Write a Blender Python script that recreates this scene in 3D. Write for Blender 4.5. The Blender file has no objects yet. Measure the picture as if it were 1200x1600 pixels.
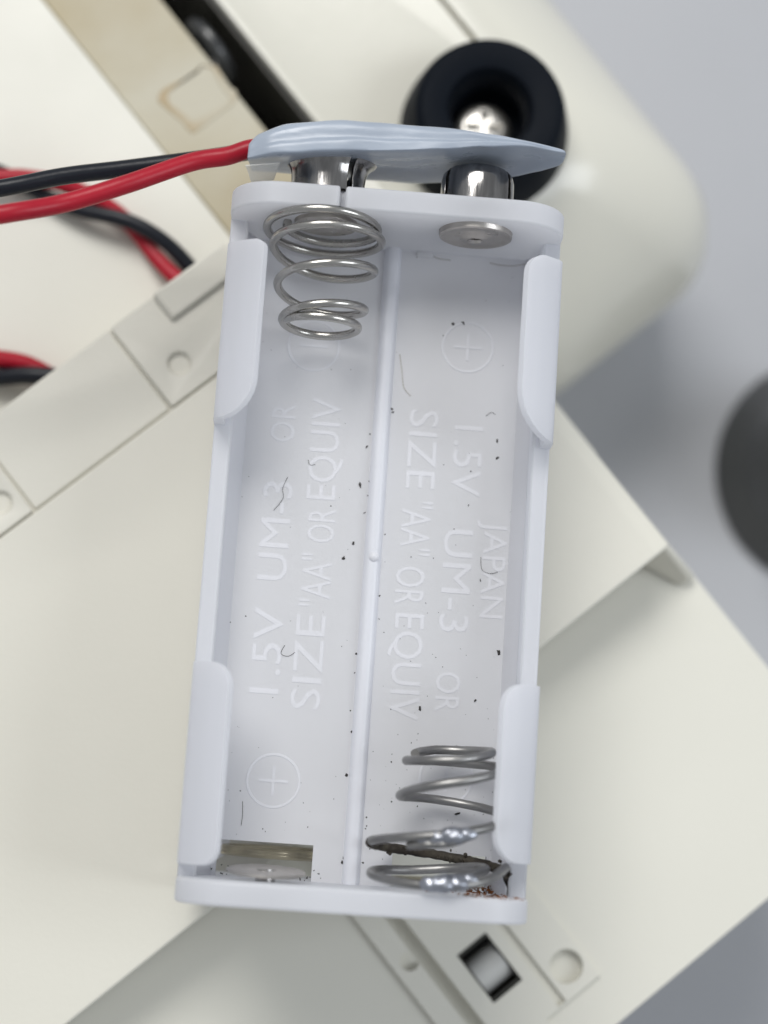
import bpy, bmesh, math, random
from mathutils import Vector, Matrix, noise
random.seed(7)
sc = bpy.context.scene
MM = 0.001
ZO = 70.0                      # local millimetres -> world: the table top is z = 0

# ------------------------------------------------------------------ camera
cam_d = bpy.data.cameras.new('camera'); cam = bpy.data.objects.new('camera', cam_d)
sc.collection.objects.link(cam); sc.camera = cam
cam_d.sensor_fit = 'VERTICAL'; cam_d.sensor_height = 24.0; cam_d.lens = 2947.04/1600*24.0
cam_d.clip_start = 0.005; cam_d.clip_end = 10.0
Rm = Matrix(((0.99671294, -0.07283221, -0.03547930), (0.06631933, 0.98504613, -0.15901533), (0.04653019, 0.15613967, 0.98663841)))
cam.matrix_world = Matrix.Translation(Vector((-5.5206, 8.4867, 175.884+ZO))*MM) @ Rm.to_4x4()
cam_d.dof.use_dof = True; cam_d.dof.focus_distance = 0.1745; cam_d.dof.aperture_fstop = 8.6

# ------------------------------------------------------------------ world and lamps
w = bpy.data.worlds.new('World'); sc.world = w; w.use_nodes = True
bg = w.node_tree.nodes['Background']; bg.inputs[0].default_value = (0.92, 0.96, 1.0, 1); bg.inputs[1].default_value = 0.37
def area(name, loc, aim, sx, sy, power, col):
    d = bpy.data.lights.new(name, 'AREA'); d.shape = 'RECTANGLE'; d.size = sx; d.size_y = sy; d.energy = power; d.color = col
    o = bpy.data.objects.new(name, d); sc.collection.objects.link(o); o.location = loc
    o.rotation_euler = (Vector(aim)-Vector(loc)).to_track_quat('-Z', 'Y').to_euler(); return o
area('ceiling_lamp', (-0.34, 0.93, 1.42), (0, 0.03, 0.06), 0.92, 0.70, 19.0, (1.0, 0.985, 0.95))
area('window_lamp', (0.62, 0.02, 0.62), (0.01, 0.04, 0.06), 0.30, 0.42, 2.1, (0.90, 0.95, 1.0))
sc.view_settings.view_transform = 'Standard'; sc.view_settings.look = 'None'
sc.view_settings.exposure = 0.11; sc.view_settings.gamma = 1.0
sc.cycles.use_denoising = True; sc.cycles.max_bounces = 14; sc.cycles.diffuse_bounces = 10; sc.cycles.transmission_bounces = 10

# ------------------------------------------------------------------ materials
def mat(name, col, rough=0.5, metal=0.0, spec=0.5, sss=0.0, sssr=(1, 1, 1), sscale=0.0015, var=0.0, vscale=60.0, bump=0.0, bscale=900.0,
        col2=None, rvar=0.0, stretch=(1, 1, 1), coat=0.0, trans=0.0, alpha=1.0):
    m = bpy.data.materials.new(name); m.use_nodes = True; nt = m.node_tree; N = nt.nodes; K = nt.links
    b = N['Principled BSDF']
    b.inputs['Base Color'].default_value = (*col, 1); b.inputs['Roughness'].default_value = rough; b.inputs['Metallic'].default_value = metal
    b.inputs['Specular IOR Level'].default_value = spec
    b.inputs['Subsurface Weight'].default_value = sss; b.inputs['Subsurface Radius'].default_value = sssr; b.inputs['Subsurface Scale'].default_value = sscale
    b.inputs['Coat Weight'].default_value = coat; b.inputs['Transmission Weight'].default_value = trans; b.inputs['Alpha'].default_value = alpha
    tc = N.new('ShaderNodeTexCoord'); mp = N.new('ShaderNodeMapping'); mp.inputs['Scale'].default_value = stretch
    K.new(tc.outputs['Object'], mp.inputs['Vector'])
    if var or col2:
        n = N.new('ShaderNodeTexNoise'); n.inputs['Scale'].default_value = vscale; n.inputs['Detail'].default_value = 5
        K.new(mp.outputs[0], n.inputs['Vector'])
        r = N.new('ShaderNodeValToRGB'); r.color_ramp.elements[0].position = 0.35; r.color_ramp.elements[1].position = 0.68
        c2 = col2 or tuple(c*(1-var) for c in col)
        r.color_ramp.elements[0].color = (*col, 1); r.color_ramp.elements[1].color = (*c2, 1)
        K.new(n.outputs['Fac'], r.inputs['Fac']); K.new(r.outputs['Color'], b.inputs['Base Color'])
    if rvar:
        n = N.new('ShaderNodeTexNoise'); n.inputs['Scale'].default_value = vscale*3; n.inputs['Detail'].default_value = 6
        K.new(mp.outputs[0], n.inputs['Vector'])
        r = N.new('ShaderNodeMapRange'); r.inputs['From Min'].default_value = .3; r.inputs['From Max'].default_value = .7
        r.inputs['To Min'].default_value = max(.02, rough-rvar); r.inputs['To Max'].default_value = rough+rvar
        K.new(n.outputs['Fac'], r.inputs['Value']); K.new(r.outputs[0], b.inputs['Roughness'])
    if bump:
        n = N.new('ShaderNodeTexNoise'); n.inputs['Scale'].default_value = bscale; n.inputs['Detail'].default_value = 4
        K.new(mp.outputs[0], n.inputs['Vector'])
        bp = N.new('ShaderNodeBump'); bp.inputs['Strength'].default_value = bump; bp.inputs['Distance'].default_value = 0.0003
        K.new(n.outputs['Fac'], bp.inputs['Height']); K.new(bp.outputs[0], b.inputs['Normal'])
    return m
M = {}
M['cream'] = mat('cream_plastic', (0.69, 0.672, 0.60), 0.42, var=.035, vscale=25, bump=.06, bscale=2200, rvar=.06, sss=.0)
M['cream_white'] = mat('pale_cream_plastic', (0.69, 0.677, 0.61), 0.40, var=.03, vscale=25, bump=.06, bscale=2200, rvar=.06)
M['cream_gloss'] = mat('glossy_cream_plastic', (0.69, 0.675, 0.60), 0.20, var=.03, vscale=25, bump=.05, bscale=900, rvar=.05)
M['tan'] = mat('aged_tan_plastic', (0.47, 0.44, 0.35), 0.5, col2=(0.38, 0.32, 0.20), vscale=48, bump=.1, bscale=900)
M['glue'] = mat('brown_glue_stain', (0.33, 0.23, 0.10), 0.45, col2=(0.47, 0.44, 0.35), vscale=110, bump=.2, bscale=600)
M['table'] = mat('grey_table_top', (0.40, 0.408, 0.435), 0.38, var=.06, vscale=14, bump=.05, bscale=1500, rvar=.08)
def milky(m, fac, col):
    # thin milky polypropylene: part of the light passes through the wall
    nt = m.node_tree; N = nt.nodes; K = nt.links; b = N['Principled BSDF']; o = N['Material Output']
    t = N.new('ShaderNodeBsdfTranslucent'); t.inputs['Color'].default_value = (*col, 1)
    x = N.new('ShaderNodeMixShader'); x.inputs[0].default_value = fac
    K.new(b.outputs[0], x.inputs[1]); K.new(t.outputs[0], x.inputs[2]); K.new(x.outputs[0], o.inputs['Surface']); return m
PPC = (0.945, 0.948, 0.965)
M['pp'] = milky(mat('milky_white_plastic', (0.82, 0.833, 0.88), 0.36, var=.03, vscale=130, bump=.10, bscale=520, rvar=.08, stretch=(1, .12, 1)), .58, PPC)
M['ppr'] = milky(mat('milky_plastic_rib', (0.84, 0.852, 0.90), 0.32, bump=.1, bscale=700, stretch=(1, .1, 1)), .36, PPC)
M['ppf'] = milky(mat('milky_white_plastic_lit_through', (0.81, 0.812, 0.838), 0.42, var=.09, vscale=50, bump=.12, bscale=520, rvar=.08, stretch=(1, .12, 1)), .44, PPC)  # same plastic as pp; neutral tint paints in cream light passing through the floor
M['ppt'] = milky(mat('milky_plastic_relief', (0.81, 0.812, 0.845), 0.40), .36, PPC)
M['steel'] = mat('spring_steel', (0.50, 0.485, 0.46), 0.24, metal=1.0, var=.12, vscale=220, rvar=.05)
M['dullsteel'] = mat('dull_spring_steel', (0.33, 0.325, 0.32), 0.42, metal=1.0, var=.22, vscale=260, rvar=.06)
M['solder'] = mat('solder', (0.48, 0.50, 0.56), 0.34, metal=1.0, var=.3, vscale=300, bump=.10, bscale=500)
M['dirty'] = mat('corroded_wire', (0.07, 0.06, 0.045), 0.7, metal=.3, col2=(0.02, 0.015, 0.012), vscale=900, bump=.6, bscale=1800)
M['nickel'] = mat('nickel_plate', (0.36, 0.35, 0.345), 0.17, metal=1.0, var=.45, vscale=400, rvar=.06, stretch=(3, .3, 3), bump=.08, bscale=1600)
M['nickelflat'] = mat('brushed_nickel_disc', (0.56, 0.53, 0.50), 0.36, metal=1.0, var=.2, vscale=300, rvar=.1, bump=.1, bscale=1200)
M['brass'] = mat('brass_tinted_steel', (0.50, 0.45, 0.33), 0.28, metal=1.0, var=.2, vscale=400)
M['vinyl'] = mat('grey_blue_vinyl', (0.37, 0.42, 0.50), 0.34, var=.16, vscale=170, bump=.35, bscale=330, rvar=.12, sss=.15, sscale=.001, stretch=(.45, 1.2, 1))
M['film'] = mat('clear_vinyl_edge', (0.80, 0.80, 0.76), 0.18, bump=.2, bscale=400, alpha=.45)
M['red'] = mat('red_wire_insulation', (0.40, 0.006, 0.022), 0.38, spec=.35, var=.14, vscale=200, bump=.12, bscale=900)
M['black'] = mat('black_wire_insulation', (0.008, 0.010, 0.016), 0.36, spec=.3, bump=.12, bscale=900)
M['rubber'] = mat('black_rubber', (0.006, 0.008, 0.012), 0.5, spec=.05, bump=.1, bscale=1500, rvar=.08)
M['chrome'] = mat('screw_metal', (0.74, 0.72, 0.68), 0.34, metal=1.0, bump=.15, bscale=1200)
M['rollergrey'] = mat('satin_grey_roller', (0.60, 0.60, 0.58), 0.42, metal=.25, var=.15, vscale=200)
M['dark'] = mat('dark_gap_shade_and_well', (0.020, 0.019, 0.014), 0.42, bump=.1, bscale=600)  # near-black for the painted gap shade and the black roller well
M['smoke'] = mat('smoked_grey_plastic', (0.05, 0.052, 0.055), 0.30, coat=.2)
M['dust'] = mat('dark_dust', (0.035, 0.032, 0.03), 0.9)
M['rust'] = mat('rust', (0.30, 0.11, 0.03), 0.9, col2=(0.08, 0.035, 0.016), vscale=700)
M['crease'] = mat('grime', (0.46, 0.44, 0.42), 0.8)

# ------------------------------------------------------------------ helpers
def W(p): return Vector((p[0], p[1], p[2]+ZO))*MM
CU, SU = math.cos(math.radians(42)), math.sin(math.radians(42))
def UV(u, v, z): return (u*CU+v*SU, u*SU-v*CU, z)           # casing axes (millimetres) -> local millimetres
def thing(name, label, cat, base, group=None):
    o = bpy.data.objects.new(name, None); sc.collection.objects.link(o); o.empty_display_size = .004
    o.location = W(base); o['label'] = label; o['category'] = cat
    if group: o['group'] = group
    return o
def origin(o):
    l = Vector((0, 0, 0))
    while o is not None: l += o.location; o = o.parent
    return l
def obj(name, bm, m, parent=None, smooth=35, bevel=0, seg=2, label=None, kind=None, normals=True):
    """bm holds local millimetres; becomes ONE mesh object"""
    if normals: bmesh.ops.recalc_face_normals(bm, faces=bm.faces)
    off = origin(parent) if parent else Vector((0, 0, 0))
    for v in bm.verts: v.co = W(v.co)-off
    me = bpy.data.meshes.new(name); bm.to_mesh(me); bm.free()
    o = bpy.data.objects.new(name, me); sc.collection.objects.link(o); o.parent = parent
    if m: me.materials.append(M[m])
    if smooth:
        for p in me.polygons: p.use_smooth = True
        me.set_sharp_from_angle(angle=math.radians(smooth))
    if bevel:
        b = o.modifiers.new('bevel', 'BEVEL'); b.width = bevel*MM; b.segments = seg; b.limit_method = 'ANGLE'; b.angle_limit = math.radians(40)
        b.use_clamp_overlap = True; b.harden_normals = False
    if label: o['label'] = label
    if kind: o['kind'] = kind
    return o
def cut(o, bms):
    """carve the bmesh volumes (local mm) out of o for good, keeping bevels outside"""
    off = origin(o)
    for bm in bms:
        bmesh.ops.recalc_face_normals(bm, faces=bm.faces)
        for v in bm.verts: v.co = W(v.co)-off
        me = bpy.data.meshes.new('cutter'); bm.to_mesh(me); bm.free()
        c = bpy.data.objects.new('cutter', me); sc.collection.objects.link(c); c.location = off
        md = o.modifiers.new('cut', 'BOOLEAN'); md.operation = 'DIFFERENCE'; md.solver = 'EXACT'; md.object = c
        bpy.context.view_layer.update()
        mods = [x for x in o.modifiers if x.type == 'BEVEL']
        for x in mods: x.show_viewport = False
        dg = bpy.context.evaluated_depsgraph_get(); dg.update()
        ev = o.evaluated_get(dg); nm = bpy.data.meshes.new_from_object(ev)
        for x in mods: x.show_viewport = True
        o.modifiers.remove(md); old = o.data; o.data = nm; nm.name = old.name
        bpy.data.objects.remove(c); bpy.data.meshes.remove(me); bpy.data.meshes.remove(old)
def box(bm, x0, x1, y0, y1, z0, z1, f=None):
    f = f or (lambda a, b, c: (a, b, c))
    P = [bm.verts.new(f(x, y, z)) for z in (z0, z1) for x, y in ((x0, y0), (x1, y0), (x1, y1), (x0, y1))]
    for q in ((3, 2, 1, 0), (4, 5, 6, 7), (0, 1, 5, 4), (1, 2, 6, 5), (2, 3, 7, 6), (3, 0, 4, 7)): bm.faces.new([P[i] for i in q])
    return bm
def nb(): return bmesh.new()
def loft(bm, rings, cap=True, closed=True):
    R = [[bm.verts.new(p) for p in r] for r in rings]; n = len(R[0])
    for a, b in zip(R, R[1:]):
        for i in range(n if closed else n-1): bm.faces.new((a[i], a[(i+1) % n], b[(i+1) % n], b[i]))
    if cap: bm.faces.new(R[0][::-1]); bm.faces.new(R[-1])
    return R
def catmull(P, n=8):
    out = []
    for i in range(len(P)-1):
        p0, p1, p2, p3 = P[max(i-1, 0)], P[i], P[i+1], P[min(i+2, len(P)-1)]
        for k in range(n):
            t = k/n
            out.append(tuple(.5*((2*b)+(-a+c)*t+(2*a-5*b+4*c-d)*t*t+(-a+3*b-3*c+d)*t**3) for a, b, c, d in zip(p0, p1, p2, p3)))
    out.append(tuple(P[-1])); return out
def tube(bm, pts, r, seg=10, rough=0.0):
    pts = [Vector(p) for p in pts]; rings = []; up = None
    for i, p in enumerate(pts):
        t = (pts[min(i+1, len(pts)-1)]-pts[max(i-1, 0)]).normalized()
        if up is None: up = t.orthogonal().normalized()
        up = (up-t*up.dot(t)).normalized(); s = t.cross(up)
        rr = r(i/(len(pts)-1)) if callable(r) else r
        ring = []
        for k in range(seg):
            a = 2*math.pi*k/seg; q = rr*(1+rough*random.uniform(-1, 1))
            ring.append(p+up*(math.cos(a)*q)+s*(math.sin(a)*q))
        rings.append(ring)
    loft(bm, rings); return bm
def lathe(bm, prof, c, axis='z', seg=40, a0=0, a1=360, cap=False):
    """prof = [(radius, height)]; axis z or y"""
    full = abs(a1-a0) >= 360; n = seg if full else seg+1; R = []
    for r, h in prof:
        ring = []
        for k in range(n):
            a = math.radians(a0+(a1-a0)*k/seg)
            ring.append(bm.verts.new((c[0]+r*math.cos(a), c[1]+r*math.sin(a), c[2]+h) if axis == 'z' else (c[0]+r*math.sin(a), c[1]+h, c[2]+r*math.cos(a))))
        R.append(ring)
    for p, q in zip(R, R[1:]):
        for k in range(n if full else n-1): bm.faces.new((p[k], p[(k+1) % n], q[(k+1) % n], q[k]))
    if cap: bm.faces.new(R[0]); bm.faces.new(R[-1])
    return bm
def blob(bm, c, s, rough=.18, sub=3, seed=0):
    g = bmesh.ops.create_icosphere(bm, subdivisions=sub, radius=1.0)
    for v in g['verts']:
        d = v.co.normalized(); k = 1+rough*noise.noise(d*2.1+Vector((seed*3.7, 0, 0)))*2
        v.co = Vector((c[0]+d.x*s[0]*k, c[1]+d.y*s[1]*k, c[2]+d.z*s[2]*k))
def rrect(u0, u1, v0, v1, r, n=6):
    out = []
    for cx, cy, a in ((u1-r, v1-r, 0), (u0+r, v1-r, 90), (u0+r, v0+r, 180), (u1-r, v0+r, 270)):
        for k in range(n+1):
            t = math.radians(a+90*k/n); out.append((cx+r*math.cos(t), cy+r*math.sin(t)))
    return out
def cyl(c, r, z0, z1, seg=28):
    return lathe(nb(), [(r, z0), (r, z1)], (c[0], c[1], 0), 'z', seg, cap=True)

# ================================================================== the setting
bm = nb(); box(bm, -600, 600, -500, 700, -95, -70)
t = obj('tabletop', bm, 'table', bevel=3); t['kind'] = 'structure'; t['label'] = 'smooth bluish grey table top'; t['category'] = 'table top'

# ------------------------------------------------------------------ open casing tray
tray = thing('casing_tray', 'open cream plastic casing half lying under the raised cover plate and the wires', 'casing', UV(-5, -40, -70))
fl = obj('tray_shell', box(nb(), -75, 50.2, -135, 27.6, -70, -22, UV), 'cream_white', tray, bevel=.9, seg=3)
cut(fl, [box(nb(), 33.7, 45.3, -140, -58, -23.4, -10, UV), box(nb(), 44.4, 60, -140, -47, -80, -10, UV), box(nb(), 5.6, 9.4, 11.9, 18.0, -27, -10, UV), cyl(UV(13.79, 19.77, 0), 1.75, -23.2, -10), cyl(UV(1.44, 9.33, 0), 1.0, -23.0, -10),
         box(nb(), 2.1, 3.6, -20, 60, -23.6, -10, UV), box(nb(), -80, -.35, -20, 60, -22.7, -10, UV), box(nb(), 16.0, 60, -20, 60, -22.5, -10, UV), box(nb(), 8.9, 60, 22.6, 60, -22.51, -10, UV), box(nb(), 10.6, 11.6, -20, 22.4, -22.6, -10, UV)])
for p in fl.data.polygons: p.use_smooth = True
fl.data.set_sharp_from_angle(angle=math.radians(30))
bm = nb(); loft(bm, [[UV(46.0, -8.5, -22.1), UV(50.1, -8.5, -22.1), UV(48.4, -8.5, -15.2), UV(47.8, -8.5, -15.2)],
                     [UV(48.2, -3.2, -22.1), UV(50.1, -3.2, -22.1), UV(50.1, -3.2, -21.1), UV(49.4, -3.2, -21.1)]])
obj('gusset', bm, 'cream', tray, bevel=.4, seg=3)
obj('stained_panel', box(nb(), 33.9, 44.35, -134, -58.2, -23.35, -22.9, UV), 'tan', tray, bevel=.3, label='aged tan panel with brown glue stains')
bm = nb(); out = [UV(*q, z) for z in (0,) for q in ()]
R0 = rrect(37.2, 44.2, -81.2, -75.0, 1.2)
def ring_plate(outer, inner, z0, z1):
    b = nb(); n = len(outer)
    A = [b.verts.new(UV(*q, z1)) for q in outer]; B = [b.verts.new(UV(*q, z1)) for q in inner]
    A0 = [b.verts.new(UV(*q, z0)) for q in outer]; B0 = [b.verts.new(UV(*q, z0)) for q in inner]
    for i in range(n):
        j = (i+1) % n
        b.faces.new((A[i], A[j], B[j], B[i])); b.faces.new((A0[i], A0[j], A[j], A[i])); b.faces.new((B[i], B[j], B0[j], B0[i])); b.faces.new((B0[i], B0[j], A0[j], A0[i]))
    return b
bm.free()
def jit(P, a, k): return [(u+a*noise.noise(Vector((u*k, v*k, 2.0))), v+a*noise.noise(Vector((u*k, v*k, 9.0)))) for u, v in P]
obj('glue_ring', ring_plate(jit(R0, 1.3, .55), jit(rrect(38.0, 43.95, -80.5, -75.9, 1.0), 1.0, .5), -22.95, -22.8), 'glue', tray, bevel=.12, label='brown rectangular glue mark')
bm = nb(); lathe(bm, [(0.01, -2.2), (1.2, -2.2), (1.55, -1.6), (1.55, .0), (1.3, .25), (.01, .3)], (0, 0, 0), 'z', 24)
# roller in the small black window
bm.free(); bm = nb()
ax0, ax1 = UV(5.75, 15.2, -24.4), UV(9.25, 15.2, -24.4)
tube(bm, [Vector(ax0).lerp(Vector(ax1), k/6) for k in range(7)], 2.1, 28); obj('roller', bm, 'rollergrey', tray, smooth=40)
bm = nb(); box(bm, 5.62, 9.38, 11.92, 12.35, -26.9, -22.2, UV); box(bm, 5.62, 9.38, 17.55, 17.98, -26.9, -22.2, UV); box(bm, 5.62, 5.8, 12.35, 17.55, -26.9, -22.2, UV); box(bm, 9.2, 9.38, 12.35, 17.55, -26.9, -22.2, UV); box(bm, 5.8, 9.2, 12.35, 17.55, -26.95, -26.7, UV)
obj('roller_well', bm, 'dark', tray)
# near-black block added as shade in the gap between tray and appliance; ring
obj('gap_shade_block', box(nb(), 45.3, 49.0, -134, -48, -70, -46, UV), 'dark', tray, bevel=.4)
bm = nb(); c = UV(46.8, -84.0, -30.5)
pts = [Vector(c)+Vector((0, 0, 0))+Vector(UV(0, 3.6*math.cos(a), 0))+Vector((0, 0, 3.6*math.sin(a)))for a in [2*math.pi*k/40 for k in range(41)]]
tube(bm, pts, .8, 10); obj('ring', bm, 'smoke', tray)

# ------------------------------------------------------------------ raised cover plate with hinge strip
lid = thing('cover_plate', 'wide cream cover plate with hinge strip carrying the battery holder', 'cover plate', UV(5, -30, -22))
bm = nb()
prof = [(-34.6, -22.0), (48.1, -22.0), (48.15, -13.9), (47.9, -13.55), (46.6, -13.12), (46.2, -13.1), (-34.2, -13.1), (-34.6, -13.5)]
loft(bm, [[UV(u, -49.7, z) for u, z in prof], [UV(u, -7.5, z) for u, z in prof]])
obj('panel', bm, 'cream', lid, bevel=.28, seg=3)
obj('strip_core', box(nb(), -34.5, 48.0, -60.2, -49.6, -22.0, -13.85, UV), 'cream', lid)
strips = [(-34.6, -.87, -13.15), (-.7, 16.42, -13.5), (16.6, 48.1, -13.2)]
for i, (u0, u1, z) in enumerate(strips):
    s = obj('hinge_strip', box(nb(), u0, u1, -60.4, -49.85, -22.0, z, UV), 'cream', lid, bevel=.3, seg=3)
    cs = {0: [cyl(UV(-2.98, -52.56, 0), 1.15, -13.8, -5)], 2: [cyl(UV(19.98, -53.08, 0), 1.15, -13.8, -5)]}.get(i)
    if cs: cut(s, cs)
bm = nb(); loft(bm, [[UV(u, -60.3, z) for u, z in ((21.9, -13.25), (31.2, -13.25), (31.2, -12.1), (22.3, -12.1))], [UV(u, -57.0, z) for u, z in ((21.9, -13.25), (31.2, -13.25), (31.2, -12.5), (22.3, -12.5))]])
obj('ridge', bm, 'cream', lid, bevel=.3, seg=3)

# ------------------------------------------------------------------ appliance body with rubber foot
app = thing('appliance_body', 'rounded cream appliance body turned upside down with black rubber foot', 'appliance', UV(64, -75, -70))
rings = []
for z, vm, um, r in ((-70, -32.6, 84.0, 9), (-58, -30.8, 86.0, 10), (-46, -29.8, 86.3, 10.5), (-41, -30.8, 85.8, 10.5), (-36.5, -33.4, 84.2, 10), (-32.5, -36.8, 81.8, 9.5), (-29, -40.4, 79.0, 9), (-26.8, -43.0, 76.8, 8.5), (-25.2, -45.2, 75.0, 8), (-24.3, -47.2, 73.6, 7.5), (-24.0, -49.0, 72.4, 7)):
    rings.append([UV(u, v, z) for u, v in rrect(49.6, um, -140, vm, r, 12)])
bm = nb(); loft(bm, rings)
sh = obj('shell', bm, 'cream_gloss', app, smooth=60)
cut(sh, [box(nb(), 69.3, 70.0, -150, -60, -26.2, -10, UV)])
for p in sh.data.polygons: p.use_smooth = True
sh.data.set_sharp_from_angle(angle=math.radians(38))
ft = obj('rubber_foot', lathe(nb(), [(.01, .6), (.01, .02), (9.2, .02), (9.35, .9), (9.2, 2.2), (8.4, 6.2), (8.0, 7.4), (7.3, 7.95), (5.6, 8.0), (4.7, 7.7), (4.2, 6.9), (3.9, 2.4), (3.85, .8), (.01, .6)], (9.85, 83.95, -24), 'z', 64), 'rubber', app, smooth=30)
sw = obj('screw', lathe(nb(), [(.01, .05), (3.1, .05), (3.15, 2.0), (2.95, 2.7), (2.4, 3.1), (1.2, 3.22), (.01, 3.25)], (9.6, 83.5, -24), 'z', 40), 'chrome', ft)
cut(sw, [box(nb(), 7.6, 11.6, 83.0, 84.0, -22.0, -18), box(nb(), 9.1, 10.1, 81.5, 85.5, -22.0, -18)])

obj('gap_shade_sheet', box(nb(), 49.0, 49.62, -139, -50, -69, -25.2, UV), 'dark', app)  # near-black sheet added over the cream wall to paint the gap in shade
# ------------------------------------------------------------------ round knob on the table
kn = thing('control_knob', 'round smoked grey knob with black domed centre lying on the table', 'knob', (62.8, 57.6, -70))
obj('skirt', lathe(nb(), [(.01, 0), (15.6, 0), (15.8, .7), (15.2, 1.8), (13.4, 3.4), (12.0, 6.0), (11.2, 9.0), (10.6, 9.8), (.01, 9.8)], (62.8, 57.6, -70), 'z', 64), 'smoke', kn, smooth=40)
obj('dome', lathe(nb(), [(.01, 9.7), (10.2, 9.7), (10.5, 12), (10.0, 17), (8.6, 21), (5.4, 23.0), (.01, 23.6)], (62.8, 57.6, -70), 'z', 48), 'rubber', kn, smooth=50)

# ------------------------------------------------------------------ loose wires on the tray
def twisted(path, phase, r=1.0, rad=.85, per=26.0):
    P = [Vector(p) for p in catmull(path, 14)]; out = []; s = 0
    for i, p in enumerate(P):
        if i: s += (p-P[i-1]).length
        t = (P[min(i+1, len(P)-1)]-P[max(i-1, 0)]).normalized(); side = t.cross(Vector((0, 0, 1)))
        side = side.normalized() if side.length > .05 else Vector((1, 0, 0)); up = side.cross(t)
        a = 2*math.pi*s/per+phase
        out.append(p+side*math.cos(a)*r+up*math.sin(a)*r)
    return out
pth = [(-62, 48, -20.0), (-50, 51.6, -20.0), (-40, 52.4, -20.0), (-36, 52.2, -20.0), (-30.3, 50.6, -20.0)]
for nm, m, ph, lb in (('black_wire', 'black', .9, 'short black wire entering under the hinge strip away from the holder'), ('red_wire', 'red', .9+math.pi, 'short red wire entering under the hinge strip away from the holder')):
    o = obj(nm, tube(nb(), twisted(pth, ph), .95, 12), m); o['label'] = lb; o['category'] = 'wire'

# ================================================================== battery holder
L, T, HW, ZF, ZB = 64.64, 2.16, 15.5, 11.5, -13.05
FT = 1.55
H = thing('battery_holder', 'milky white plastic battery holder with springs lying empty on the cover plate', 'battery holder', (0, L/2, ZB))
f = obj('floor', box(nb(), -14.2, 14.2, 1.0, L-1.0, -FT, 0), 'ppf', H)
cut(f, [box(nb(), -12.4, -3.6, 1.9, 5.45, -4, 4), box(nb(), 3.7, 12.4, 1.9, 5.45, -4, 4)])
def end_wall(y0, y1, notch=None):
    r = 4.6; pts = []
    for cx, cz, a in ((HW-r, ZF-r, 0), (-HW+r, ZF-r, 90), (-HW+r, ZB+r, 180), (HW-r, ZB+r, 270)):
        for k in range(9):
            t = math.radians(a+90*k/8); pts.append((cx+r*math.cos(t), cz+r*math.sin(t)))
        if notch and a == 0: pts += [(notch+.28, ZF), (notch+.22, ZF-1.5), (notch-.22, ZF-1.5), (notch-.28, ZF)]
    bm = nb(); loft(bm, [[(x, y0, z) for x, z in pts], [(x, y1, z) for x, z in pts]])
    return bm
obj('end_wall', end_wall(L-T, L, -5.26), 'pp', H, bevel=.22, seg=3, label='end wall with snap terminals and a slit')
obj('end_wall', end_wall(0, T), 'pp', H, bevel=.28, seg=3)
zlow = 5.6
for s in (-1, 1):
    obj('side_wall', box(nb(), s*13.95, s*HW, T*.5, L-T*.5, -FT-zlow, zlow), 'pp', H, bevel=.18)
    # curved fillet between floor and side wall, following the cell
    pr = [(14.1, -.6), (14.1, 2.6)] + [(14.0-1.15*math.sin(math.radians(a)), 2.5-2.45*math.sin(math.radians(a))**.8) for a in (10, 25, 40, 55, 70, 85)] + [(12.8, -.02), (12.8, -.6)]
    bm = nb(); loft(bm, [[(s*x, y, z) for x, z in pr] for y in (T-.1, L-T+.1)])
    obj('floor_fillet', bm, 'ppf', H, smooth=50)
def tab(s, y0, y1, r0, r1, back=False):
    """curved lip: arc rising from the side wall and leaning over the cell; r0 / r1 round its free corners"""
    A = [(15.5, 4.4), (15.5, 6.0), (15.5, 7.2), (15.46, 8.2), (15.36, 8.6), (15.12, 8.95), (14.4, 9.55), (13.6, 10.17), (12.8, 10.62), (12.05, 11.05)]
    # cumulative arc length
    S = [0.0]
    for p, q in zip(A, A[1:]): S.append(S[-1]+math.dist(p, q))
    def at(d):
        d = max(0, min(S[-1], d))
        for i in range(len(S)-1):
            if d <= S[i+1]:
                k = (d-S[i])/(S[i+1]-S[i]); return tuple(a+(b-a)*k for a, b in zip(A[i], A[i+1])), (A[i+1][0]-A[i][0], A[i+1][1]-A[i][1])
        return A[-1], (A[-1][0]-A[-2][0], A[-1][1]-A[-2][1])
    Y = sorted(set([y0+(y1-y0)*k/14 for k in range(15)] + [y0+r0*(1-math.cos(math.pi/2*k/8)) for k in range(9)] + [y1-r1*(1-math.cos(math.pi/2*k/8)) for k in range(9)]))
    base = 1.2; nA = 18; th = 1.0; rings = []
    for y in Y:
        e = S[-1]
        if y < y0+r0: q = (y0+r0-y)/r0; e = S[-1]-min(r0, S[-1]-base)*(1-math.sqrt(max(0, 1-q*q)))
        if y > y1-r1: q = (y-(y1-r1))/r1; e = S[-1]-min(r1, S[-1]-base)*(1-math.sqrt(max(0, 1-q*q)))
        o_, i_ = [], []
        for k in range(nA+1):
            (x, z), (dx, dz) = at(e*k/nA); l = math.hypot(dx, dz); nx, nz = -dz/l, dx/l      # towards the cell: (-x, -z) side
            if nx > 0: nx, nz = -nx, -nz
            tk = th*(1-.25*(k/nA)**3)
            o_.append((x, z)); i_.append((x+nx*tk, z+nz*tk))
        ring = o_+i_[::-1]
        rings.append([(s*x, y, (z if not back else -FT-z)) for x, z in ring])
    bm = nb(); loft(bm, rings); return bm
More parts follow.
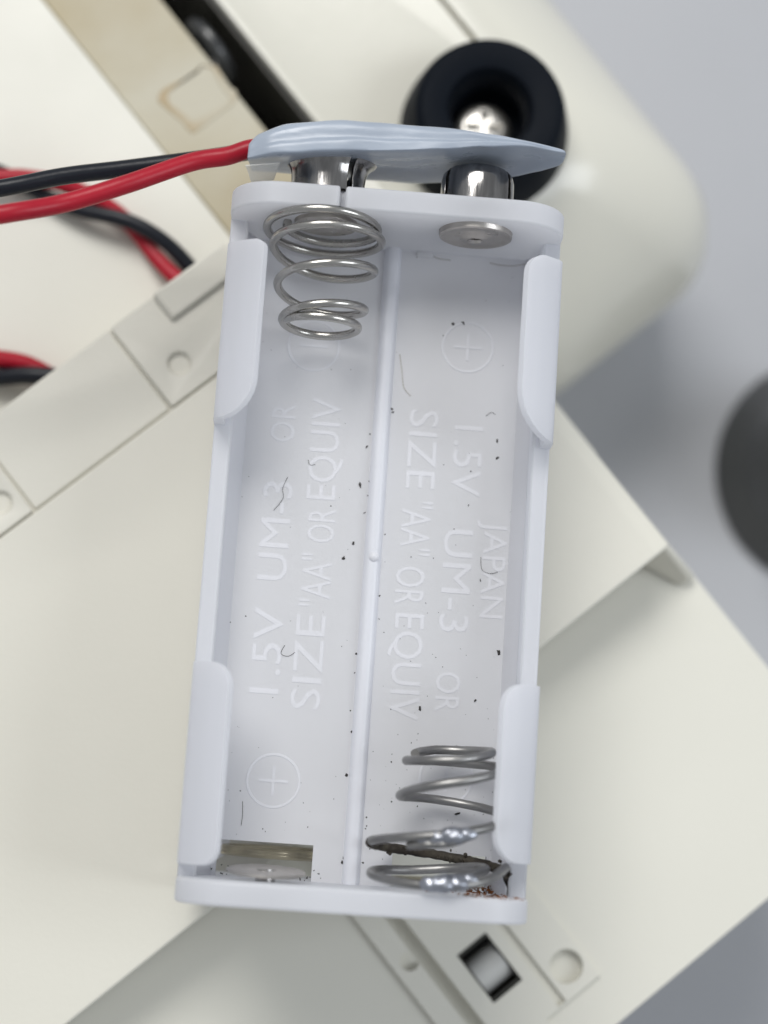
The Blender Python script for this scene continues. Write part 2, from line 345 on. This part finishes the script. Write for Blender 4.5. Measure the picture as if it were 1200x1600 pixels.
for bk in (False, True):
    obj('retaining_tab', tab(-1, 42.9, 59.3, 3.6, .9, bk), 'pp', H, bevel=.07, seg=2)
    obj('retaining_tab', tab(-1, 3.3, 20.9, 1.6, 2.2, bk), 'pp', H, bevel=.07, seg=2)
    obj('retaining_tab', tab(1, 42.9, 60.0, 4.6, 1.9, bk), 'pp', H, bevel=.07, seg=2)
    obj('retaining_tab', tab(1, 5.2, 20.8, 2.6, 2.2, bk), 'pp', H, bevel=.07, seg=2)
# centre rib: a stepped ridge with a small gate mark
bm = nb(); pr = [(-.82, -.05), (-.72, .3), (-.5, .75), (-.25, .9), (.3, .92), (.52, .75), (.74, .3), (.84, -.05)]
loft(bm, [[(x, y, z) for x, z in pr] for y in (T-.1, 20, 40, L-T+.1)])
obj('centre_rib', bm, 'ppr', H, smooth=50)
bm = nb(); pr = [(-.75, .05), (-.7, -.9), (.7, -.9), (.75, .05)]
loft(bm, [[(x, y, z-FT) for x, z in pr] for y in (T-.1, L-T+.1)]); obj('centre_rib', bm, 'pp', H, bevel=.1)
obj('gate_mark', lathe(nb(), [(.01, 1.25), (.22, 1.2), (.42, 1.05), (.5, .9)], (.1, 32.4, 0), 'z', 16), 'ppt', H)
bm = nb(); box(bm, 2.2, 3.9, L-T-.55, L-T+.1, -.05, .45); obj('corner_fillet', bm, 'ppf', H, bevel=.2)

# lettering moulded into the floor
def word(txt, cx, cy, length, height, up, z=0.02, relief=.028):
    cu = bpy.data.curves.new('lettering', 'FONT'); cu.body = txt; cu.size = 1; cu.extrude = .5; cu.resolution_u = 3
    tmp = bpy.data.objects.new('lettering', cu); sc.collection.objects.link(tmp); bpy.context.view_layer.update()
    dg = bpy.context.evaluated_depsgraph_get(); me = bpy.data.meshes.new_from_object(tmp.evaluated_get(dg))
    bm = nb(); bm.from_mesh(me); bpy.data.objects.remove(tmp); bpy.data.curves.remove(cu); bpy.data.meshes.remove(me)
    xs = [v.co.x for v in bm.verts]; ys = [v.co.y for v in bm.verts]
    sx = length/(max(xs)-min(xs)); sy = height/.729; mx = (max(xs)+min(xs))/2
    for v in bm.verts:
        a = (v.co.x-mx)*sx; b = (v.co.y-.36)*sy; h = z+(relief if v.co.z > 0 else -.05)
        v.co = (cx+up*b, cy-up*a, h)
    o = obj('lettering', bm, 'ppt', H, smooth=30, label='raised moulded letters "%s"' % txt.replace('"', "'"))
    return o
for a in (('SIZE', 4.1, 43.1, 7.6, 2.9, 1), ('"AA"', 3.95, 35.5, 5.2, 2.9, 1), ('OR', 3.75, 30.0, 3.6, 2.9, 1), ('EQUIV', 3.95, 22.4, 9.9, 2.9, 1),
          ('1.5V', 8.45, 42.3, 6.8, 2.9, 1), ('UM-3', 8.1, 30.8, 9.7, 2.9, 1), ('OR', 7.92, 20.3, 3.7, 2.4, 1), ('JAPAN', 11.55, 32.1, 9.2, 2.3, 1),
          ('SIZE', -5.4, 22.2, 8.8, 2.9, -1), ('"AA"', -5.2, 29.9, 5.0, 2.9, -1), ('OR', -5.08, 35.1, 3.2, 2.7, -1), ('EQUIV', -5.35, 42.5, 9.8, 2.9, -1),
          ('1.5V', -9.3, 23.0, 8.0, 2.9, -1), ('UM-3', -9.4, 34.3, 9.4, 2.9, -1), ('OR', -9.4, 44.7, 3.7, 2.4, -1)): word(*a)
def polarity(cx, cy, plus, vertical=False):
    bm = nb(); n = 48
    lathe(bm, [(2.28, -.05), (2.32, .045), (2.5, .045), (2.55, -.05), (2.28, -.05)], (cx, cy, .02), 'z', n)
    if plus or not vertical: box(bm, cx-1.35, cx+1.35, cy-.13, cy+.13, -.03, .07)
    if plus or vertical: box(bm, cx-.13, cx+.13, cy-1.35, cy+1.35, -.03, .072)
    obj('polarity_mark', bm, 'ppt', H, smooth=30, label='raised circled %s mark' % ('plus' if plus else 'minus'))
polarity(7.77, 53.4, True); polarity(-7.72, 11.05, True); polarity(-6.99, 52.4, False); polarity(8.2, 12.4, False, True)

# springs -------------------------------------------------------------------
def coil(knots, n=14):
    out = []
    for th, y, r, cx, cz in catmull(knots, n):
        a = math.radians(th); out.append((cx+r*math.cos(a), y, cz+r*math.sin(a)))
    return out
kn1 = [(-190, 62.2, 3.5), (-150, 62.15, 3.7), (-90, 61.95, 4.1), (0, 61.95, 4.9), (90, 62.2, 5.4), (180, 61.75, 5.4), (270, 61.25, 5.4), (360, 61.1, 5.3), (450, 60.9, 5.0), (540, 60.1, 4.75), (630, 58.7, 4.6),
       (720, 58.25, 4.8), (810, 57.45, 4.35), (900, 56.35, 4.1), (990, 55.0, 3.95), (1080, 54.5, 4.1), (1170, 53.85, 3.65), (1260, 53.05, 3.45), (1350, 52.65, 3.4), (1440, 52.75, 3.55), (1530, 52.75, 3.3), (1610, 52.95, 3.1)]
kn1 = [(a, b, c, -6.72+.22*(i/len(kn1)), 6.5) for i, (a, b, c) in enumerate(kn1)]
sp = obj('coil_spring', tube(nb(), coil(kn1), .40, 12), 'steel', H, smooth=60, label='intact bright conical coil spring')
kn2 = [(205, 14.25, 3.4), (235, 14.6, 3.6), (270, 14.85, 3.7), (360, 14.8, 3.75), (450, 13.75, 3.8), (540, 13.55, 3.8), (630, 13.8, 4.1), (720, 13.4, 4.9), (810, 11.75, 4.6), (900, 10.45, 4.1), (990, 10.3, 4.6), (1080, 9.2, 5.5), (1170, 7.35, 5.7),
       (1260, 6.25, 6.4)]
kn2 = [(a, b, c, 7.95-.25*(i/len(kn2)), 6.4) for i, (a, b, c) in enumerate(kn2)]
s2 = obj('coil_spring', tube(nb(), coil(kn2), .41, 12, .03), 'dullsteel', H, smooth=60, label='broken dull coil spring mended with solder')
kn3 = [(1255, 6.22, 6.4), (1300, 5.75, 6.2), (1350, 5.35, 5.9), (1400, 4.75, 5.9), (1430, 4.25, 6.1)]
P3 = coil([(a, b, c, 7.7, 6.4) for a, b, c in kn3]); P3 += [(14.0, 3.7, 4.2), (14.35, 3.0, 4.6), (14.3, 2.35, 5.0)]
bmw = tube(nb(), P3, .43, 12, .12)
for i in range(80):
    q = Vector(P3[min(len(P3)-1, int(len(P3)*random.uniform(.2, .95)))])
    blob(bmw, q+Vector((random.gauss(0, .22), random.gauss(0, .25), random.uniform(0, .4))), (random.uniform(.08, .3),)*3, .5, 1, i)
obj('corroded_wire', bmw, 'dirty', s2, smooth=60, label='blackened corroded length of spring wire')
P4 = catmull([(13.35, 4.75, 7.4), (11.6, 3.75, 11.0), (8.6, 3.05, 12.4), (5.0, 2.95, 11.6), (2.3, 3.25, 9.2), (1.55, 3.55, 6.3), (2.6, 3.75, 3.4), (5.2, 3.85, 2.0), (8.4, 4.2, 2.1), (11.0, 4.55, 3.8), (11.7, 4.45, 6.2), (10.7, 4.2, 9.2), (8.6, 3.75, 11.3), (7.0, 3.4, 11.9)], 10)
obj('base_coil', tube(nb(), P4, .42, 12, .03), 'dullsteel', s2, smooth=60)
P5 = catmull([(4.4, 6.15, 10.9), (6.0, 6.35, 11.75), (8.0, 6.65, 12.1), (9.8, 7.35, 11.5)], 8)
obj('splint_wire', tube(nb(), P5, .38, 10, .05), 'dullsteel', s2)
bm = nb()
for i, (x, y, z, a, b) in enumerate(((5.9, 6.85, 11.7, 1.0, .42), (7.0, 7.0, 11.95, 1.1, .62), (8.1, 7.22, 12.05, 1.25, .74), (9.2, 7.45, 11.85, 1.1, .58))): blob(bm, (x, y, z), (a, b, b), .13, 3, i)
obj('solder_blob', bm, 'solder', s2, smooth=80)
bm = nb()
for i, (x, y, z, a, b) in enumerate(((6.5, 3.05, 12.3, .95, .68), (7.5, 3.15, 12.4, 1.15, .82), (8.6, 3.3, 12.25, 1.2, .74), (9.7, 3.55, 11.9, .9, .55))): blob(bm, (x, y, z), (a, b, b), .13, 3, i+5)
obj('solder_blob', bm, 'solder', s2, smooth=80)
# contacts
obj('contact_rivet', lathe(nb(), [(.01, .9), (.42, .5), (.5, -.55), (.75, -.78), (1.1, -.72), (1.6, -.50), (2.7, -.46), (3.15, -.55), (3.38, -.46), (3.44, .05)], (7.3, L-T, 7.35), 'y', 48), 'nickelflat', H, smooth=30, label='flat round nickel contact with a pierced centre')
obj('contact_rivet', lathe(nb(), [(.01, -.55), (1.2, -.6), (1.8, -.5), (2.9, -.35), (3.0, .05)], (-6.6, L-T, 6.9), 'y', 40), 'nickelflat', H, smooth=30)
bm = nb(); lathe(bm, [(.01, .12), (2.9, .10), (3.4, .05), (3.52, -.08), (3.4, -.2), (.01, -.2)], (0, 0, 0), 'y', 44)
rt = Matrix.Rotation(math.radians(7), 3, 'X')
for v in bm.verts: v.co = rt @ v.co + Vector((-7.7, 3.1, 6.4))
dsk = obj('contact_disc', bm, 'nickelflat', H, smooth=30, label='grey flat disc contact beside the small window')
obj('disc_post', lathe(nb(), [(.9, -1.3), (.9, .1)], (-7.7, 3.1, 6.4), 'y', 16), 'nickel', dsk)
# contacts of the rear cells, seen through the two windows
bm = nb()
tube(bm, [(-7.6+4.5*math.cos(a), 4.15+.14*(a/math.pi), -7.6+4.5*math.sin(a)) for a in [math.pi*2*k/44 for k in range(88)]], .36, 10)
obj('rear_spring', bm, 'brass', H, smooth=60)
obj('rear_contact', lathe(nb(), [(.01, .9), (3.0, .85), (3.6, .6), (3.6, .35), (.9, .3), (.9, -.1)], (7.6, T, -7.4), 'y', 40), 'brass', H, smooth=30)
# crown terminal on the outside of the end wall
def petals(c, prof, gaps, th, seg=14):
    bm = nb(); n = len(gaps)
    for i in range(n):
        a0 = gaps[i]+5; a1 = gaps[(i+1) % n]-5
        while a1 < a0: a1 += 360
        R = [[], []]; rings = []
        for k in range(seg+1):
            a = math.radians(a0+(a1-a0)*k/seg); ring = []
            for r, h in prof: ring.append((c[0]+r*math.sin(a), c[1]+h, c[2]+r*math.cos(a)))
            for r, h in prof[::-1]: ring.append((c[0]+(r-th)*math.sin(a), c[1]+h, c[2]+(r-th)*math.cos(a)))
            rings.append(ring)
        loft(bm, rings)
    return bm
cr = obj('crown_terminal', petals((-6.7, L, 6.7), [(3.45, -.2), (3.42, 1.6), (3.5, 2.5), (3.75, 3.1), (4.2, 3.6), (4.5, 3.8)], [-84, 36, 156], .32), 'nickel', H, smooth=50, bevel=.06, label='flared crown snap terminal')
obj('crown_base', lathe(nb(), [(.01, .5), (2.6, .45), (3.2, .3), (3.9, .12), (4.0, .02)], (-6.7, L, 6.7), 'y', 40), 'nickel', cr)
obj('stud_terminal', lathe(nb(), [(.01, 3.0), (2.0, 2.95), (2.5, 2.6), (2.55, 1.8), (2.35, 1.0), (2.5, .3), (3.9, .12), (4.0, .02)], (7.25, L, 6.9), 'y', 40), 'nickel', H, smooth=40)

# dust, hairs, grime and rust -------------------------------------------------
bm = nb()
def speck(x, y, z, s, flat=.5):
    n = random.choice((5, 6, 7)); a0 = random.random()*6; el = random.uniform(.35, 1.0); tw = random.random()*3.14; P = []
    for k in range(n):
        q = s*random.uniform(.4, 1.3); dx, dy = q*math.cos(a0+6.283*k/n), q*el*math.sin(a0+6.283*k/n)
        P.append(bm.verts.new((x+dx*math.cos(tw)-dy*math.sin(tw), y+dx*math.sin(tw)+dy*math.cos(tw), z)))
    Q = [bm.verts.new((v.co.x*.6+x*.4, v.co.y*.6+y*.4, z+s*flat)) for v in P]
    for k in range(n): bm.faces.new((P[k], P[(k+1) % n], Q[(k+1) % n], Q[k]))
    bm.faces.new(Q)
def inwin(x, y): return 3.4 < abs(x) < 12.6 and y < 5.7
for k in range(230):
    x = random.uniform(-13.6, 13.6); y = random.uniform(2.4, 61)
    if random.random() < .45: x = random.uniform(1.0, 13.4); y = 2.4+abs(random.gauss(0, 9))
    if inwin(x, y) or y > 61 or abs(x) < .95: continue
    speck(x, y, .01, min(.20, .035+random.expovariate(1/.03)))
for k in range(26): speck(random.uniform(-13.4, 1.0), random.uniform(2.2, 3.2), .01, random.uniform(.06, .2))if not False else 0
for k in range(16): speck(random.choice((-.95, 1.0))+random.uniform(-.15, .15), random.uniform(4, 55), .02, random.uniform(.08, .17))
for x, y, s in ((9.4, 9.2, .35), (-1.6, 39.2, .3), (-1.9, 33.6, .24), (-2.7, 32.2, .2), (7.2, 55.8, .24), (6.2, 55.6, .2), (12.4, 24.4, .3), (5.4, 18.6, .3), (11.1, 44.5, .22), (11.2, 42.8, .22), (10.3, 31.0, .17), (-13.4, 31, .2), (-1.0, 12.0, .25)): speck(x, y, .01, s)
for pts in (((-8.5, 39.5), (-8.9, 38.4), (-8.8, 37.4), (-9.6, 36.2)), ((10.2, 33.2), (10.4, 32.0), (11.2, 31.7), (11.9, 31.9)), ((-10.4, 9.0), (-10.3, 7.8), (-10.35, 6.8)), ((9.9, 46.8), (10.4, 47.2), (10.8, 47.0)), ((-7.6, 23.6), (-7.9, 22.8), (-7.2, 22.6), (-6.6, 23.0)), ((-6.7, 41.3), (-6.5, 40.8), (-6.0, 40.9))):
    tube(bm, catmull([(a, b, .05) for a, b in pts], 5), .022, 5)
obj('dust_specks', bm, 'dust', H, smooth=0, kind='stuff')
bm = nb()
for k in range(190):
    x = min(14.6, random.gauss(12.2, 1.9)); z = random.uniform(.3, 11.0); 
    if random.random() < .22: speck(random.uniform(13.2, 13.9), random.uniform(2.3, 5.2), .05, random.uniform(.06, .2)); continue
    s = random.uniform(.05, .2); speck(x, 0, 0, s)
    vs = bm.verts[-1:] if False else None
    bm.verts.ensure_lookup_table()
obj_pts = []
for v in bm.verts: pass
# crumbs made flat at y=0 are stood on the inner face of the lower end wall
for v in bm.verts:
    if v.co.y < 1.2: h = v.co.z; zz = 6.0+v.co.y*1.0; v.co = (v.co.x, T+.01+h, zz)
ring = {}
for fc in bm.faces: pass
# scatter the stood crumbs over the depth of the wall, crumb by crumb
seen = set()
for v0 in bm.verts:
    if v0 in seen: continue
    st = [v0]; grp = []
    while st:
        q = st.pop()
        if q in seen: continue
        seen.add(q); grp.append(q)
        for e in q.link_edges: st.append(e.other_vert(q))
    if grp[0].co.z > 3:
        dz = random.uniform(-5.4, 5.2)
        for q in grp: q.co.z += dz
for k in range(24): speck(random.uniform(12.4, 13.9), 2.2+abs(random.gauss(0, 1.6)), .03, random.uniform(.05, .2), .4)
for k in range(70): speck(random.gauss(12.3, 1.4) if random.random() < .7 else random.uniform(7, 13), 2.2+abs(random.gauss(0, .35)), .03, random.uniform(.05, .17))
for k in range(34): speck(random.uniform(10.8, 13.9), 2.2+abs(random.gauss(0, .5)), random.uniform(.02, .6), random.uniform(.1, .26), .5)
obj('rust_crumbs', bm, 'rust', H, smooth=0, kind='stuff')
bm = nb()
for pts in (((2.3, 61.9), (2.6, 62.3), (3.6, 62.35), (4.3, 62.0), (5.6, 61.9)), ((9.4, 61.95), (10.4, 61.8), (11.8, 61.85), (13.2, 62.2)), ((1.3, 52.2), (1.6, 50.6), (1.9, 49.0), (2.6, 48.2))):
    tube(bm, catmull([(a, b, .03) for a, b in pts], 6), .05, 5)
obj('grime_lines', bm, 'crease', H, smooth=0)

# ================================================================== snap clip with its leads
CL = thing('snap_clip', 'grey blue vinyl battery snap clip with red and black leads pressed onto the holder terminals', 'snap clip', (0, 68.3, 6.5))
def lin(x, P):
    if x <= P[0][0]: return P[0][1]
    for (a, b), (c, d) in zip(P, P[1:]):
        if x <= c: k = (x-a)/(c-a); k = k*k*(3-2*k)*.5+k*.5; return b+(d-b)*k
    return P[-1][1]
YU = [(-14.1, 67.75), (-13.5, 68.75), (-10.7, 69.85), (-5.5, 70.5), (.3, 70.5), (6, 70.35), (8.5, 70.15), (11, 69.75), (13, 69.5), (14.3, 69.35), (14.85, 69.1)]
YL = [(-14.2, 66.15), (-11, 66.55), (-7.6, 66.95), (-2, 67.4), (3.4, 68.0), (6.8, 68.65), (11.5, 69.0), (14.2, 68.8), (14.85, 68.85)]
ZBk = [(-14.2, 1.0), (-8, .2), (0, 0), (8, 1.6), (10.7, 4.2), (13.0, 7.0), (14.2, 8.6), (14.85, 9.8)]
ZFr = [(-14.2, 11.4), (-12, 12.2), (-5, 12.7), (3, 12.6), (10, 12.4), (14.85, 12.0)]
rings = []; nx = 46
for k in range(nx+1):
    x = -14.15+(14.85+14.15)*k/nx
    yu, yl, zb, zf = lin(x, YU)+.42, lin(x, YL)+.42, lin(x, ZBk), lin(x, ZFr)
    wv = lambda s: .12*noise.noise(Vector((x*.35, s*2.2, 1.3)))*(1 if x < 13 else .3)
    yb = 68.95+(yl-68.4)*.15; ybt = yb+max(.35, (yu-yl)*.45)
    if x > 11: k2 = (x-11)/3.85; yb += (68.85-yb)*k2; ybt += (69.0-ybt)*k2
    mid = (yu+yl)/2; h = (yu-yl)/2
    sec = [(yl+.0, zf-.22), (yl+.06*h, zf-.02), (yl+.45*h, zf+.03), (yl+.62*h, zf-.02), (yl+.8*h, zf-.22), (mid+.2*h, zf-.12), (mid+.55*h, zf-.18), (yu-.2*h, zf-.45), (yu-.02*h, zf-.95),
           (yu+.05, zf-2.2), ((yu+ybt)/2+.2, (zf+zb)/2), (ybt, zb+.6), ((yb+ybt)/2, zb), (yb, zb+.5), (yl+(yb-yl)*.66+.1, zb+(zf-zb)*.33), (yl+(yb-yl)*.3+.1, zf-(zf-zb)*.3), (yl+.04, zf-1.3)]
    rings.append([(x, y+wv(i*.31), z+.8*wv(i*.31+7)) for i, (y, z) in enumerate(sec)])
bm = nb(); RR = loft(bm, rings)
cl_ = bm.edges.layers.float.new('crease_edge')
for a, b in zip(RR, RR[1:]):
    for k in (1,):
        e = bm.edges.get((a[k], b[k]))
        if e: e[cl_] = .9
for ring in (RR[0],):
    for k in range(len(ring)):
        e = bm.edges.get((ring[k], ring[(k+1) % len(ring)]))
        if e: e[cl_] = .8
sl = obj('vinyl_sleeve', bm, 'vinyl', CL, smooth=70)
md = sl.modifiers.new('subdivision', 'SUBSURF'); md.levels = 1; md.render_levels = 2
bm = nb(); loft(bm, [[(-14.3+.12*k, 65.95-.05*k+.1*math.sin(k*1.3), 10.9-k*.9), (-14.3+.12*k, 66.05-.05*k+.1*math.sin(k*1.3), 10.9-k*.9), (-11.2-.1*k, 66.55+.04*k, 10.9-k*.9), (-11.2-.1*k, 66.45+.04*k, 10.9-k*.9)] for k in range(7)])
obj('sleeve_flap', bm, 'film', CL, smooth=40, label='thin clear end of the vinyl')
obj('socket_terminal', petals((7.25, L+.12, 6.9), [(3.38, 0), (3.42, 1.2), (3.4, 2.6), (3.25, 3.2), (2.9, 3.6), (2.3, 3.85)], [-62, 58, 118, 238], .35, 12), 'nickel', CL, smooth=50, bevel=.06)
def lead(path, n=10): return catmull(path, n)
low = [(-60, 70.5, -14), (-52, 73.8, -19.2), (-42.0, 73.5, -20.0), (-37.8, 72.7, -20.0), (-33.6, 71.5, -20.0), (-28.7, 69.8, -20.0), (-25.1, 67.4, -20.0), (-20.4, 63.2, -20.0)]
redlow, blklow = twisted(low, 2.4), twisted(low, 2.4+math.pi)
red = lead([(-11.5, 69.0, 8.0), (-14.0, 68.7, 8.0), (-16.2, 67.7, 8.2), (-19.4, 66.7, 8.6), (-24.9, 63.6, 10.2), (-30.3, 61.0, 11.2), (-35.6, 58.9, 13.0), (-44, 56.8, 12.5), (-54, 57.5, 6), (-62, 62, -4), (-64, 68, -11)])
blk = lead([(-11.5, 70.1, 4.6), (-14.1, 69.8, 4.2), (-18.6, 69.0, 3.4), (-25.7, 67.2, 4.0), (-31.5, 65.6, 5.0), (-37.1, 63.6, 6.0), (-46, 61.5, 6.0), (-55, 62, 2), (-61.5, 65.5, -6), (-62.8, 69.5, -12)])
obj('red_lead', tube(nb(), red+[tuple(p) for p in redlow[4:]], .86, 14), 'red', CL, smooth=60)
obj('black_lead', tube(nb(), blk+[tuple(p) for p in blklow[4:]], .82, 14), 'black', CL, smooth=60)
